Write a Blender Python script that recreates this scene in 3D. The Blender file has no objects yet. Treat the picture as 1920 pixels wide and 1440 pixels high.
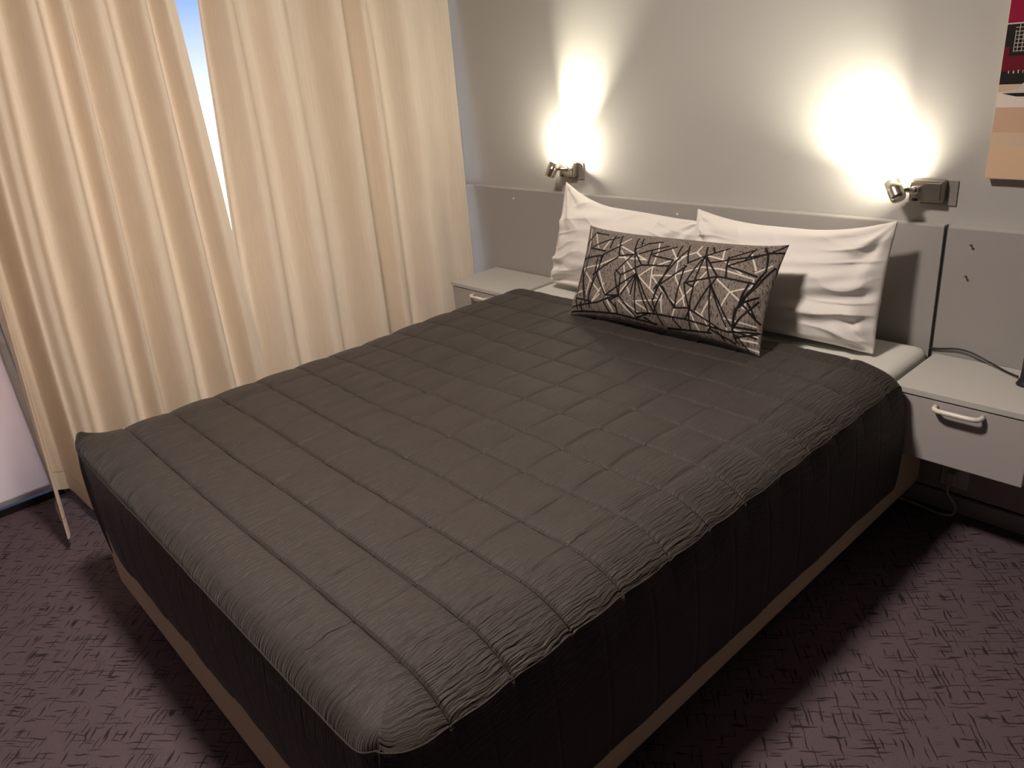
import bpy, bmesh, math, random
import numpy as np
from mathutils import Vector, Matrix, noise as mnoise

random.seed(7)
rng = np.random.default_rng(7)
scene = bpy.context.scene
C = scene.collection

# ------------------------------------------------------------------ camera
cam_data = bpy.data.cameras.new('camera')
cam = bpy.data.objects.new('camera', cam_data)
C.objects.link(cam)
R_ = Vector((0.67215478, 0.73439175, -0.0942163))
U_ = Vector((-0.23581784, 0.33296047, 0.91297715))
F_ = Vector((-0.70185319, 0.59144407, -0.39698365))
M_ = Matrix(((R_.x, U_.x, -F_.x, 1.52613), (R_.y, U_.y, -F_.y, -2.31333), (R_.z, U_.z, -F_.z, 1.42987), (0, 0, 0, 1)))
cam.matrix_world = M_
cam_data.sensor_width = 36.0
cam_data.lens = 1448.74 / 1920 * 36.0
cam_data.clip_start = 0.02
cam_data.clip_end = 300
scene.camera = cam

# ------------------------------------------------------------------ world, lights, exposure
scene.view_settings.view_transform = 'Standard'
scene.view_settings.look = 'None'
scene.view_settings.gamma = 1.0
scene.view_settings.use_curve_mapping = False
scene.view_settings.exposure = 0.42

CEIL_POS = (0.32, -1.72, 2.45)      # the room's ceiling lamp
CEIL_POWER = 37.0
CEIL_COLOR = (1.0, 0.87, 0.77)
SPOT_POWER = 31.0
SPOT_COLOR = (1.0, 0.92, 0.72)
BULB_EMIT = 780.0
SKY_STRENGTH = 0.92

world = bpy.data.worlds.new('sky')
scene.world = world
world.use_nodes = True
wn = world.node_tree.nodes; wl = world.node_tree.links
wn.clear()
w_out = wn.new('ShaderNodeOutputWorld'); w_bg = wn.new('ShaderNodeBackground')
w_tc = wn.new('ShaderNodeTexCoord'); w_sep = wn.new('ShaderNodeSeparateXYZ'); w_rmp = wn.new('ShaderNodeValToRGB')
wl.new(w_tc.outputs['Generated'], w_sep.inputs[0]); wl.new(w_sep.outputs['Z'], w_rmp.inputs[0])
w_rmp.color_ramp.elements[0].position = 0.0; w_rmp.color_ramp.elements[0].color = (0.92, 0.97, 1.0, 1)
w_rmp.color_ramp.elements[1].position = 0.09; w_rmp.color_ramp.elements[1].color = (0.27, 0.45, 0.95, 1)
wl.new(w_rmp.outputs[0], w_bg.inputs[0]); w_bg.inputs[1].default_value = SKY_STRENGTH
wl.new(w_bg.outputs[0], w_out.inputs[0])

sun_d = bpy.data.lights.new('sun', 'SUN'); sun_d.energy = 16.0; sun_d.angle = 0.01; sun_d.color = (1.0, 0.96, 0.9)
sun = bpy.data.objects.new('sun', sun_d); C.objects.link(sun)
sun.rotation_euler = Vector((-0.25, 0.15, -0.95)).to_track_quat('-Z', 'Y').to_euler()
sun.location = (6, -2, 9)

# ------------------------------------------------------------------ material helpers
def srgb(r, g, b):
    f = lambda c: (c / 255 / 12.92) if c / 255 <= 0.04045 else ((c / 255 + 0.055) / 1.055) ** 2.4
    return (f(r), f(g), f(b), 1.0)

def mat(name, col, rough=0.6, metal=0.0, spec=0.5, bump=None, var=None, sheen=0.0):
    """bump = (noise scale, strength, distance, (sx,sy,sz)); var = (noise scale, colour 2)"""
    m = bpy.data.materials.new(name); m.use_nodes = True
    nt = m.node_tree; n = nt.nodes; l = nt.links
    b = n['Principled BSDF']
    b.inputs['Base Color'].default_value = col
    b.inputs['Roughness'].default_value = rough
    b.inputs['Metallic'].default_value = metal
    b.inputs['Specular IOR Level'].default_value = spec
    if sheen: b.inputs['Sheen Weight'].default_value = sheen
    tc = n.new('ShaderNodeTexCoord')
    if bump:
        mp = n.new('ShaderNodeMapping'); mp.inputs['Scale'].default_value = bump[3] if len(bump) > 3 else (1, 1, 1)
        l.new(tc.outputs['Object'], mp.inputs[0])
        nz = n.new('ShaderNodeTexNoise'); nz.inputs['Scale'].default_value = bump[0]; nz.inputs['Detail'].default_value = 4
        l.new(mp.outputs[0], nz.inputs['Vector'])
        bp = n.new('ShaderNodeBump'); bp.inputs['Strength'].default_value = bump[1]; bp.inputs['Distance'].default_value = bump[2]
        l.new(nz.outputs[0], bp.inputs['Height']); l.new(bp.outputs[0], b.inputs['Normal'])
    if var:
        nv = n.new('ShaderNodeTexNoise'); nv.inputs['Scale'].default_value = var[0]; nv.inputs['Detail'].default_value = 5
        l.new(tc.outputs['Object'], nv.inputs['Vector'])
        mx = n.new('ShaderNodeMix'); mx.data_type = 'RGBA'
        l.new(nv.outputs[0], mx.inputs[0]); mx.inputs[6].default_value = col; mx.inputs[7].default_value = var[1]
        l.new(mx.outputs[2], b.inputs['Base Color'])
    return m

M = {}
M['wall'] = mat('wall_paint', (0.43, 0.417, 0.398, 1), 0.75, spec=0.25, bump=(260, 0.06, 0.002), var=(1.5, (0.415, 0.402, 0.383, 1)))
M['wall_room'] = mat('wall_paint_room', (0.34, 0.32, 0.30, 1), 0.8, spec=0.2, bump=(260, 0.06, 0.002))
M['ceil'] = mat('ceiling_paint', (0.62, 0.60, 0.57, 1), 0.85, spec=0.2, bump=(180, 0.08, 0.002))
M['panel'] = mat('headboard_laminate', (0.36, 0.34, 0.325, 1), 0.55, spec=0.3, bump=(500, 0.03, 0.001), var=(2.5, (0.335, 0.315, 0.305, 1)))
M['panel_lit_edge'] = mat('headboard_lit_edge', (0.50, 0.48, 0.455, 1), 0.5, spec=0.3, var=(40, (0.47, 0.45, 0.43, 1)))  # lighter than the panels: highlight of the lit top edge, put into the colour
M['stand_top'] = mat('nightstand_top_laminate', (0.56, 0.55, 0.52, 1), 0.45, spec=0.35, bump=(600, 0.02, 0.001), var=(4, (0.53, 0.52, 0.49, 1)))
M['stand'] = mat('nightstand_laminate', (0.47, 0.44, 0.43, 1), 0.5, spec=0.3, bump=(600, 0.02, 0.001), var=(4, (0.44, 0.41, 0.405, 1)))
M['stand_in'] = mat('nightstand_shadow_gap', (0.06, 0.055, 0.05, 1), 0.7, var=(20, (0.05, 0.045, 0.04, 1)))
M['handle'] = mat('handle_plastic', (0.80, 0.76, 0.68, 1), 0.35, spec=0.5, var=(30, (0.76, 0.72, 0.64, 1)))
M['chrome'] = mat('brushed_chrome', (0.62, 0.58, 0.50, 1), 0.22, metal=1.0, bump=(300, 0.05, 0.001, (1, 1, 12)))
M['nickel'] = mat('satin_nickel', (0.36, 0.33, 0.29, 1), 0.38, metal=1.0, bump=(300, 0.05, 0.001, (1, 1, 12)))
M['slab_grey'] = mat('lamp_slab_grey', (0.25, 0.225, 0.205, 1), 0.6, var=(30, (0.235, 0.21, 0.19, 1)))
M['linen'] = mat('white_cotton', (0.80, 0.765, 0.73, 1), 0.85, spec=0.15, bump=(700, 0.12, 0.001), sheen=0.15, var=(6, (0.77, 0.735, 0.70, 1)))
M['sheet'] = mat('white_sheet', (0.70, 0.70, 0.65, 1), 0.85, spec=0.15, bump=(60, 0.15, 0.004), var=(8, (0.66, 0.66, 0.62, 1)))
M['mattress'] = mat('mattress_ticking', (0.60, 0.58, 0.54, 1), 0.85, bump=(90, 0.2, 0.004))
M['base'] = mat('bed_base_fabric', (0.62, 0.50, 0.37, 1), 0.8, spec=0.2, bump=(420, 0.2, 0.001), var=(14, (0.57, 0.45, 0.33, 1)))
M['black'] = mat('black_plastic', (0.012, 0.012, 0.012, 1), 0.4, var=(50, (0.016, 0.016, 0.016, 1)))
M['cord_white'] = mat('white_cord_plastic', (0.42, 0.40, 0.38, 1), 0.5, var=(40, (0.38, 0.36, 0.34, 1)))
M['white_plastic'] = mat('white_plastic', (0.62, 0.60, 0.57, 1), 0.4, var=(40, (0.58, 0.56, 0.53, 1)))
M['alu'] = mat('window_aluminium', (0.66, 0.67, 0.70, 1), 0.4, metal=0.6, bump=(200, 0.03, 0.001))
M['skirting'] = mat('skirting_paint', (0.30, 0.28, 0.27, 1), 0.6, var=(10, (0.27, 0.25, 0.245, 1)))
M['paving'] = mat('outdoor_paving', (0.78, 0.77, 0.74, 1), 0.9, bump=(8, 0.3, 0.01), var=(2, (0.70, 0.69, 0.66, 1)))
M['piping'] = mat('quilt_piping', (0.040, 0.032, 0.028, 1), 0.8, spec=0.15, bump=(300, 0.2, 0.001))

def glow(name, col, strength):
    m = bpy.data.materials.new(name); m.use_nodes = True
    n = m.node_tree.nodes; l = m.node_tree.links
    b = n['Principled BSDF']; b.inputs['Base Color'].default_value = (0.9, 0.9, 0.85, 1)
    b.inputs['Emission Color'].default_value = (*col, 1); b.inputs['Emission Strength'].default_value = strength
    return m
M['bulb'] = glow('lamp_bulb_lit', SPOT_COLOR, BULB_EMIT)
M['diffuser'] = glow('ceiling_lamp_diffuser_lit', CEIL_COLOR, 3.0)

def make_glass():
    m = bpy.data.materials.new('window_glass'); m.use_nodes = True
    n = m.node_tree.nodes; l = m.node_tree.links; n.clear()
    o = n.new('ShaderNodeOutputMaterial'); t = n.new('ShaderNodeBsdfTransparent'); g = n.new('ShaderNodeBsdfGlossy')
    fr = n.new('ShaderNodeFresnel'); fr.inputs[0].default_value = 1.45; mx = n.new('ShaderNodeMixShader')
    g.inputs['Roughness'].default_value = 0.02; t.inputs[0].default_value = (0.93, 0.96, 0.98, 1)
    l.new(fr.outputs[0], mx.inputs[0]); l.new(t.outputs[0], mx.inputs[1]); l.new(g.outputs[0], mx.inputs[2]); l.new(mx.outputs[0], o.inputs[0])
    return m
M['glass'] = make_glass()

def make_curtain_mat():
    m = mat('curtain_cloth', (0.62, 0.50, 0.34, 1), 0.85, spec=0.12, sheen=0.1)
    n = m.node_tree.nodes; l = m.node_tree.links; b = n['Principled BSDF']
    tc = n.new('ShaderNodeTexCoord')
    mp = n.new('ShaderNodeMapping'); mp.inputs['Scale'].default_value = (180, 180, 5)
    l.new(tc.outputs['Object'], mp.inputs[0])
    nz = n.new('ShaderNodeTexNoise'); nz.inputs['Scale'].default_value = 1.0; nz.inputs['Detail'].default_value = 3
    l.new(mp.outputs[0], nz.inputs['Vector'])
    r = n.new('ShaderNodeValToRGB'); r.color_ramp.elements[0].position = 0.3; r.color_ramp.elements[1].position = 0.7
    r.color_ramp.elements[0].color = (0.73, 0.625, 0.50, 1); r.color_ramp.elements[1].color = (0.81, 0.705, 0.575, 1)
    l.new(nz.outputs[0], r.inputs[0]); l.new(r.outputs[0], b.inputs['Base Color'])
    bp = n.new('ShaderNodeBump'); bp.inputs['Strength'].default_value = 0.12; bp.inputs['Distance'].default_value = 0.002
    l.new(nz.outputs[0], bp.inputs['Height']); l.new(bp.outputs[0], b.inputs['Normal'])
    return m
def add_translucent(m, col, fac):
    n = m.node_tree.nodes; l = m.node_tree.links
    b = n['Principled BSDF']; o = [x for x in n if x.type == 'OUTPUT_MATERIAL'][0]
    t = n.new('ShaderNodeBsdfTranslucent'); t.inputs[0].default_value = col
    mx = n.new('ShaderNodeMixShader'); mx.inputs[0].default_value = fac
    l.new(b.outputs[0], mx.inputs[1]); l.new(t.outputs[0], mx.inputs[2]); l.new(mx.outputs[0], o.inputs[0])
    return m
M['curtain'] = add_translucent(make_curtain_mat(), (0.86, 0.64, 0.42, 1), 0.24)
M['door'] = add_translucent(mat('door_frosted_panel', (0.74, 0.70, 0.72, 1), 0.5, spec=0.3, bump=(150, 0.04, 0.001), var=(3, (0.71, 0.67, 0.70, 1))), (0.90, 0.62, 0.52, 1), 0.22)

def make_carpet():
    m = mat('carpet_pile', (0.06, 0.045, 0.05, 1), 0.95, spec=0.08)
    n = m.node_tree.nodes; l = m.node_tree.links; b = n['Principled BSDF']
    tc = n.new('ShaderNodeTexCoord')
    rot = n.new('ShaderNodeMapping'); rot.inputs['Rotation'].default_value = (0, 0, math.radians(-42))
    l.new(tc.outputs['Object'], rot.inputs[0])
    wob = n.new('ShaderNodeTexNoise'); wob.inputs['Scale'].default_value = 30; wob.inputs['Detail'].default_value = 2
    l.new(rot.outputs[0], wob.inputs['Vector'])
    wsub = n.new('ShaderNodeVectorMath'); wsub.operation = 'SUBTRACT'; wsub.inputs[1].default_value = (0.5, 0.5, 0.5)
    l.new(wob.outputs['Color'], wsub.inputs[0])
    wsc = n.new('ShaderNodeVectorMath'); wsc.operation = 'SCALE'; wsc.inputs['Scale'].default_value = 0.012
    l.new(wsub.outputs[0], wsc.inputs[0])
    wadd = n.new('ShaderNodeVectorMath'); wadd.operation = 'ADD'
    l.new(rot.outputs[0], wadd.inputs[0]); l.new(wsc.outputs[0], wadd.inputs[1])
    def dashes(sx, sy, off):
        mp = n.new('ShaderNodeMapping'); mp.inputs['Scale'].default_value = (sx, sy, 1); mp.inputs['Location'].default_value = (off, off * 2, 0)
        l.new(wadd.outputs[0], mp.inputs[0])
        nz = n.new('ShaderNodeTexNoise'); nz.inputs['Scale'].default_value = 1; nz.inputs['Detail'].default_value = 0
        l.new(mp.outputs[0], nz.inputs['Vector'])
        r = n.new('ShaderNodeValToRGB'); r.color_ramp.elements[0].position = 0.665; r.color_ramp.elements[1].position = 0.74
        l.new(nz.outputs[0], r.inputs[0])
        return r.outputs[0]
    a = dashes(15, 190, 0.0); c = dashes(190, 15, 5.3)
    mxx = n.new('ShaderNodeMath'); mxx.operation = 'MAXIMUM'; l.new(a, mxx.inputs[0]); l.new(c, mxx.inputs[1])
    fine = n.new('ShaderNodeTexNoise'); fine.inputs['Scale'].default_value = 340; fine.inputs['Detail'].default_value = 3
    l.new(tc.outputs['Object'], fine.inputs['Vector'])
    base = n.new('ShaderNodeMix'); base.data_type = 'RGBA'
    base.inputs[6].default_value = (0.082, 0.058, 0.067, 1); base.inputs[7].default_value = (0.160, 0.120, 0.136, 1)
    l.new(fine.outputs[0], base.inputs[0])
    dk = n.new('ShaderNodeMix'); dk.data_type = 'RGBA'; dk.inputs[7].default_value = (0.038, 0.027, 0.031, 1)
    l.new(mxx.outputs[0], dk.inputs[0]); l.new(base.outputs[2], dk.inputs[6])
    l.new(dk.outputs[2], b.inputs['Base Color'])
    h = n.new('ShaderNodeMath'); h.operation = 'SUBTRACT'; l.new(fine.outputs[0], h.inputs[0]); l.new(mxx.outputs[0], h.inputs[1])
    bp = n.new('ShaderNodeBump'); bp.inputs['Strength'].default_value = 0.6; bp.inputs['Distance'].default_value = 0.004
    l.new(h.outputs[0], bp.inputs['Height']); l.new(bp.outputs[0], b.inputs['Normal'])
    return m
M['carpet'] = make_carpet()

def make_quilt():
    m = mat('quilted_satin', (0.0365, 0.0292, 0.0255, 1), 0.58, spec=0.28, sheen=0.06)
    n = m.node_tree.nodes; l = m.node_tree.links; b = n['Principled BSDF']
    uv = n.new('ShaderNodeUVMap'); uv.uv_map = 'UVMap'
    # crinkle running along the bed: long thin ripples
    wob = n.new('ShaderNodeTexNoise'); wob.inputs['Scale'].default_value = 14; wob.inputs['Detail'].default_value = 2
    l.new(uv.outputs[0], wob.inputs['Vector'])
    ws = n.new('ShaderNodeVectorMath'); ws.operation = 'SCALE'; ws.inputs['Scale'].default_value = 0.018
    l.new(wob.outputs['Color'], ws.inputs[0])
    ad = n.new('ShaderNodeVectorMath'); ad.operation = 'ADD'; l.new(uv.outputs[0], ad.inputs[0]); l.new(ws.outputs[0], ad.inputs[1])
    mp = n.new('ShaderNodeMapping'); mp.inputs['Scale'].default_value = (190, 14, 1); l.new(ad.outputs[0], mp.inputs[0])
    nz = n.new('ShaderNodeTexNoise'); nz.inputs['Scale'].default_value = 1.0; nz.inputs['Detail'].default_value = 2.0; nz.inputs['Roughness'].default_value = 0.5
    l.new(mp.outputs[0], nz.inputs['Vector'])
    msk = n.new('ShaderNodeTexNoise'); msk.inputs['Scale'].default_value = 5; l.new(uv.outputs[0], msk.inputs['Vector'])
    # the cloth is pulled and crinkled most beside the edge seams
    at = n.new('ShaderNodeAttribute'); at.attribute_name = 'crinkle'
    mm = n.new('ShaderNodeMath'); mm.operation = 'MULTIPLY'; l.new(msk.outputs[0], mm.inputs[0]); l.new(at.outputs['Fac'], mm.inputs[1])
    hh = n.new('ShaderNodeMath'); hh.operation = 'MULTIPLY'; l.new(nz.outputs[0], hh.inputs[0]); l.new(mm.outputs[0], hh.inputs[1])
    fine = n.new('ShaderNodeTexNoise'); fine.inputs['Scale'].default_value = 420; l.new(uv.outputs[0], fine.inputs['Vector'])
    fm = n.new('ShaderNodeMath'); fm.operation = 'MULTIPLY'; fm.inputs[1].default_value = 0.06; l.new(fine.outputs[0], fm.inputs[0])
    sm = n.new('ShaderNodeMath'); sm.operation = 'ADD'; l.new(hh.outputs[0], sm.inputs[0]); l.new(fm.outputs[0], sm.inputs[1])
    bp = n.new('ShaderNodeBump'); bp.inputs['Strength'].default_value = 0.9; bp.inputs['Distance'].default_value = 0.017
    l.new(sm.outputs[0], bp.inputs['Height']); l.new(bp.outputs[0], b.inputs['Normal'])
    return m
M['quilt'] = make_quilt()

def make_cushion_mat():
    m = mat('cushion_print', (0.2, 0.17, 0.14, 1), 0.8, spec=0.15)
    n = m.node_tree.nodes; l = m.node_tree.links; b = n['Principled BSDF']
    tc = n.new('ShaderNodeTexCoord')
    mp = n.new('ShaderNodeMapping'); mp.inputs['Scale'].default_value = (260, 260, 22); l.new(tc.outputs['Object'], mp.inputs[0])
    nz = n.new('ShaderNodeTexNoise'); nz.inputs['Scale'].default_value = 1; nz.inputs['Detail'].default_value = 3; l.new(mp.outputs[0], nz.inputs['Vector'])
    r = n.new('ShaderNodeValToRGB'); r.color_ramp.elements[0].position = 0.36; r.color_ramp.elements[1].position = 0.50
    r.color_ramp.elements[0].color = (0.060, 0.048, 0.041, 1); r.color_ramp.elements[1].color = (0.205, 0.172, 0.152, 1)
    l.new(nz.outputs[0], r.inputs[0])
    aw = n.new('ShaderNodeAttribute'); aw.attribute_name = 'print_white'
    ab = n.new('ShaderNodeAttribute'); ab.attribute_name = 'print_black'
    m1 = n.new('ShaderNodeMix'); m1.data_type = 'RGBA'; m1.inputs[7].default_value = (0.62, 0.57, 0.50, 1)
    l.new(aw.outputs['Fac'], m1.inputs[0]); l.new(r.outputs[0], m1.inputs[6])
    m2 = n.new('ShaderNodeMix'); m2.data_type = 'RGBA'; m2.inputs[7].default_value = (0.010, 0.007, 0.006, 1)
    l.new(ab.outputs['Fac'], m2.inputs[0]); l.new(m1.outputs[2], m2.inputs[6])
    l.new(m2.outputs[2], b.inputs['Base Color'])
    bp = n.new('ShaderNodeBump'); bp.inputs['Strength'].default_value = 0.15; bp.inputs['Distance'].default_value = 0.001
    l.new(nz.outputs[0], bp.inputs['Height']); l.new(bp.outputs[0], b.inputs['Normal'])
    return m
M['cushion'] = make_cushion_mat()

# ------------------------------------------------------------------ object helpers
def link_mesh(name, me, m, parent=None, smooth=False):
    o = bpy.data.objects.new(name, me); C.objects.link(o)
    if m is not None: me.materials.append(m)
    if parent is not None: o.parent = parent
    if smooth:
        for p in me.polygons: p.use_smooth = True
    return o

def obj(name, bm, m, parent=None, smooth=False):
    me = bpy.data.meshes.new(name); bm.to_mesh(me); bm.free()
    return link_mesh(name, me, m, parent, smooth)

def box(name, lo, hi, m, parent=None, bevel=0.0, seg=2):
    bm = bmesh.new()
    bmesh.ops.create_cube(bm, size=1.0)
    for v in bm.verts:
        v.co = Vector([(lo[i] + hi[i]) / 2 + v.co[i] * (hi[i] - lo[i]) for i in range(3)])
    if bevel:
        bmesh.ops.bevel(bm, geom=bm.edges[:], offset=bevel, segments=seg, profile=0.7, affect='EDGES')
    return obj(name, bm, m, parent)

def tube_into(bm, pts, r, n=10, cap=True):
    pts = [Vector(p) for p in pts]
    rs = r if isinstance(r, (list, tuple)) else [r] * len(pts)
    rings = []; up = None
    for i, p in enumerate(pts):
        t = (pts[min(i + 1, len(pts) - 1)] - pts[max(i - 1, 0)]).normalized()
        if up is None:
            up = Vector((0, 0, 1)) if abs(t.z) < 0.9 else Vector((1, 0, 0))
        a = (up - t * up.dot(t)).normalized(); up = a
        b = t.cross(a)
        rings.append([bm.verts.new(p + (a * math.cos(2 * math.pi * k / n) + b * math.sin(2 * math.pi * k / n)) * rs[i]) for k in range(n)])
    for i in range(len(rings) - 1):
        for k in range(n):
            bm.faces.new((rings[i][k], rings[i][(k + 1) % n], rings[i + 1][(k + 1) % n], rings[i + 1][k]))
    if cap:
        bm.faces.new(rings[0][::-1]); bm.faces.new(rings[-1])

def tube(name, pts, r, m, parent=None, n=10, cap=True):
    bm = bmesh.new(); tube_into(bm, pts, r, n, cap)
    bmesh.ops.recalc_face_normals(bm, faces=bm.faces[:])
    return obj(name, bm, m, parent, True)

def bez(pts, n=8):
    """Catmull-Rom through the points"""
    P = [Vector(p) for p in pts]; P = [P[0] * 2 - P[1]] + P + [P[-1] * 2 - P[-2]]
    out = []
    for i in range(1, len(P) - 2):
        for k in range(n):
            t = k / n
            out.append(0.5 * ((2 * P[i]) + (P[i + 1] - P[i - 1]) * t + (2 * P[i - 1] - 5 * P[i] + 4 * P[i + 1] - P[i + 2]) * t * t + (3 * P[i] - P[i - 1] - 3 * P[i + 1] + P[i + 2]) * t ** 3))
    out.append(P[-2]); return out

def grid_mesh(name, X, Y, Z, m, parent=None, closed_u=False, uv=None, attrs=None, flip=False):
    """quad grid from 2-D arrays, smooth shaded"""
    nv, nu = X.shape
    co = np.stack([X, Y, Z], -1).reshape(-1, 3).astype(np.float32)
    idx = np.arange(nv * nu).reshape(nv, nu)
    if closed_u: idx = np.concatenate([idx, idx[:, :1]], 1)
    q = np.stack([idx[:-1, :-1], idx[:-1, 1:], idx[1:, 1:], idx[1:, :-1]], -1).reshape(-1, 4)
    if flip: q = q[:, ::-1]
    me = bpy.data.meshes.new(name)
    me.vertices.add(len(co)); me.vertices.foreach_set('co', co.ravel())
    me.loops.add(q.size); me.loops.foreach_set('vertex_index', q.ravel().astype(np.int32))
    me.polygons.add(len(q)); me.polygons.foreach_set('loop_start', np.arange(0, q.size, 4, dtype=np.int32))
    me.polygons.foreach_set('loop_total', np.full(len(q), 4, dtype=np.int32))
    me.polygons.foreach_set('use_smooth', np.ones(len(q), dtype=bool))
    me.update(calc_edges=True)
    if uv is not None:
        lay = me.uv_layers.new(name='UVMap')
        uvv = np.stack(uv, -1).reshape(-1, 2)[q.ravel()].astype(np.float32)
        lay.data.foreach_set('uv', uvv.ravel())
    for k, a in (attrs or {}).items():
        at = me.attributes.new(k, 'FLOAT', 'POINT'); at.data.foreach_set('value', a.ravel().astype(np.float32))
    me.validate()
    return link_mesh(name, me, m, parent)

def thing(name, label, cat, loc=(0, 0, 0), group=None):
    o = bpy.data.objects.new(name, None); C.objects.link(o); o.location = loc; o.empty_display_size = 0.1
    o['label'] = label; o['category'] = cat
    if group: o['group'] = group
    return o

def attach(parent, *os):
    """parent keeping the parts' world placement (parents are only translated)"""
    for o in os:
        o.parent = parent
        o.matrix_parent_inverse = Matrix.Translation(-Vector(parent.location))

def tag(o, label, cat, group=None):
    o['label'] = label; o['category'] = cat
    if group: o['group'] = group
    return o

def struct(o):
    o['kind'] = 'structure'; return o

def vnoise(X, Y, seed=0, n=40):
    """smooth 2-D value noise made of random plane waves, range about -1..1"""
    r = np.random.default_rng(seed); out = np.zeros_like(X, dtype=float)
    for _ in range(n):
        a = r.uniform(0, 2 * np.pi); f = r.uniform(0.4, 1.0)
        out += np.cos((X * np.cos(a) + Y * np.sin(a)) * f * 2 * np.pi + r.uniform(0, 6.28))
    return out / np.sqrt(n / 2) * 0.6

# ------------------------------------------------------------------ the room
XW = -1.68                                        # window wall, inner face
XR, YF, ZC = 4.3, -5.0, 2.45
struct(box('floor', (XW - 0.1, YF, -0.1), (XR, 0.0, 0.0), M['carpet']))
struct(box('ceiling', (XW - 0.1, YF - 0.1, ZC), (XR + 0.1, 0.1, ZC + 0.1), M['ceil']))
struct(box('wall_back', (XW - 0.1, 0.0, -0.1), (XR + 0.1, 0.1, ZC), M['wall']))
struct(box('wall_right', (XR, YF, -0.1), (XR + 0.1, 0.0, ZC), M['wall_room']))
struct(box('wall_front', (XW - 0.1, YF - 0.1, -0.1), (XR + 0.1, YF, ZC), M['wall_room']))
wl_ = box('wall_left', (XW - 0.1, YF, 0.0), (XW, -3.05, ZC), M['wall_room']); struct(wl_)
lintel = box('lintel', (XW - 0.1, -3.05, 2.25), (XW, 0.0, ZC), M['wall_room'], wl_)
struct(box('baseboard_back', (0.60, -0.046, 0.0), (XR, -0.031, 0.055), M['skirting'], bevel=0.003))
struct(box('ground_outside', (-80, -60, -0.3), (XW - 0.1, 60, -0.12), M['paving']))

# the window: aluminium frame with glass panes, and the white door leaf beside it
win = thing('window_1', 'tall aluminium window behind the beige curtains', 'window', (XW - 0.05, -1.0, 0.0))
del win['category']; del win['label']; struct(win)
yl, yr = -1.93, -0.03
prs = []
prs.append(box('window_sill_track', (XW - 0.09, yl, 0.0), (XW + 0.015, yr, 0.05), M['alu'], bevel=0.004))
prs.append(box('window_head', (XW - 0.09, yl, 2.20), (XW, yr, 2.25), M['alu'], bevel=0.004))
for y in (yl, -0.55, yr):
    prs.append(box('window_mullion', (XW - 0.08, y - 0.025, 0.05), (XW - 0.01, y + 0.025, 2.20), M['alu'], bevel=0.004))
for a, b in ((yl + 0.025, -0.575), (-0.525, yr - 0.025)):
    prs.append(box('pane', (XW - 0.05, a, 0.05), (XW - 0.044, b, 2.20), M['glass']))
attach(win, *prs)
door = thing('door_1', 'x', 'door', (XW - 0.05, -2.5, 0.0)); del door['category']; del door['label']; struct(door)
attach(door, grid_mesh('door_panel', np.full((2, 2), XW - 0.04), np.array([[-3.04, -1.96], [-3.04, -1.96]]), np.array([[0.04, 0.04], [2.24, 2.24]]), M['door']), box('door_stile', (XW - 0.065, -1.985, 0.035), (XW - 0.015, -1.957, 2.24), M['alu'], bevel=0.003),
       box('bottom_rail', (XW - 0.018, -3.04, 0.035), (XW - 0.008, -1.96, 0.055), M['alu'], bevel=0.002),
       box('threshold', (XW - 0.09, -3.05, 0.0), (XW, -1.95, 0.028), M['black'], bevel=0.002))

# ------------------------------------------------------------------ ceiling lamp (out of the picture, above the bed)
cl = thing('ceiling_lamp', 'round frosted ceiling lamp above the bed', 'lamp', CEIL_POS)
def lathe(name, prof, m, n=40, parent=None, mtx=None):
    bm = bmesh.new(); rings = []
    for r, z in prof:
        rings.append([bm.verts.new((r * math.cos(2 * math.pi * k / n), r * math.sin(2 * math.pi * k / n), z)) for k in range(n)])
    for i in range(len(rings) - 1):
        for k in range(n):
            bm.faces.new((rings[i][k], rings[i][(k + 1) % n], rings[i + 1][(k + 1) % n], rings[i + 1][k]))
    if prof[0][0] > 1e-4: bm.faces.new(rings[0][::-1])
    if prof[-1][0] > 1e-4: bm.faces.new(rings[-1])
    bmesh.ops.remove_doubles(bm, verts=bm.verts[:], dist=1e-6)
    bmesh.ops.recalc_face_normals(bm, faces=bm.faces[:])
    if mtx is not None: bm.transform(mtx)
    return obj(name, bm, m, parent, True)
lathe('lamp_rim', [(0.16, 0.0), (0.165, -0.012), (0.16, -0.03), (0.15, -0.032)], M['white_plastic'], parent=cl)
lathe('diffuser', [(0.148, -0.028), (0.14, -0.055), (0.11, -0.075), (0.06, -0.085), (0.0, -0.088)], M['diffuser'], parent=cl)
ld = bpy.data.lights.new('ceiling_lamp_light', 'AREA'); ld.shape = 'DISK'; ld.size = 0.26; ld.energy = CEIL_POWER; ld.color = CEIL_COLOR
lo = bpy.data.objects.new('ceiling_lamp_light', ld); C.objects.link(lo); lo.parent = cl; lo.location = (0, 0, -0.095)

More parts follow.
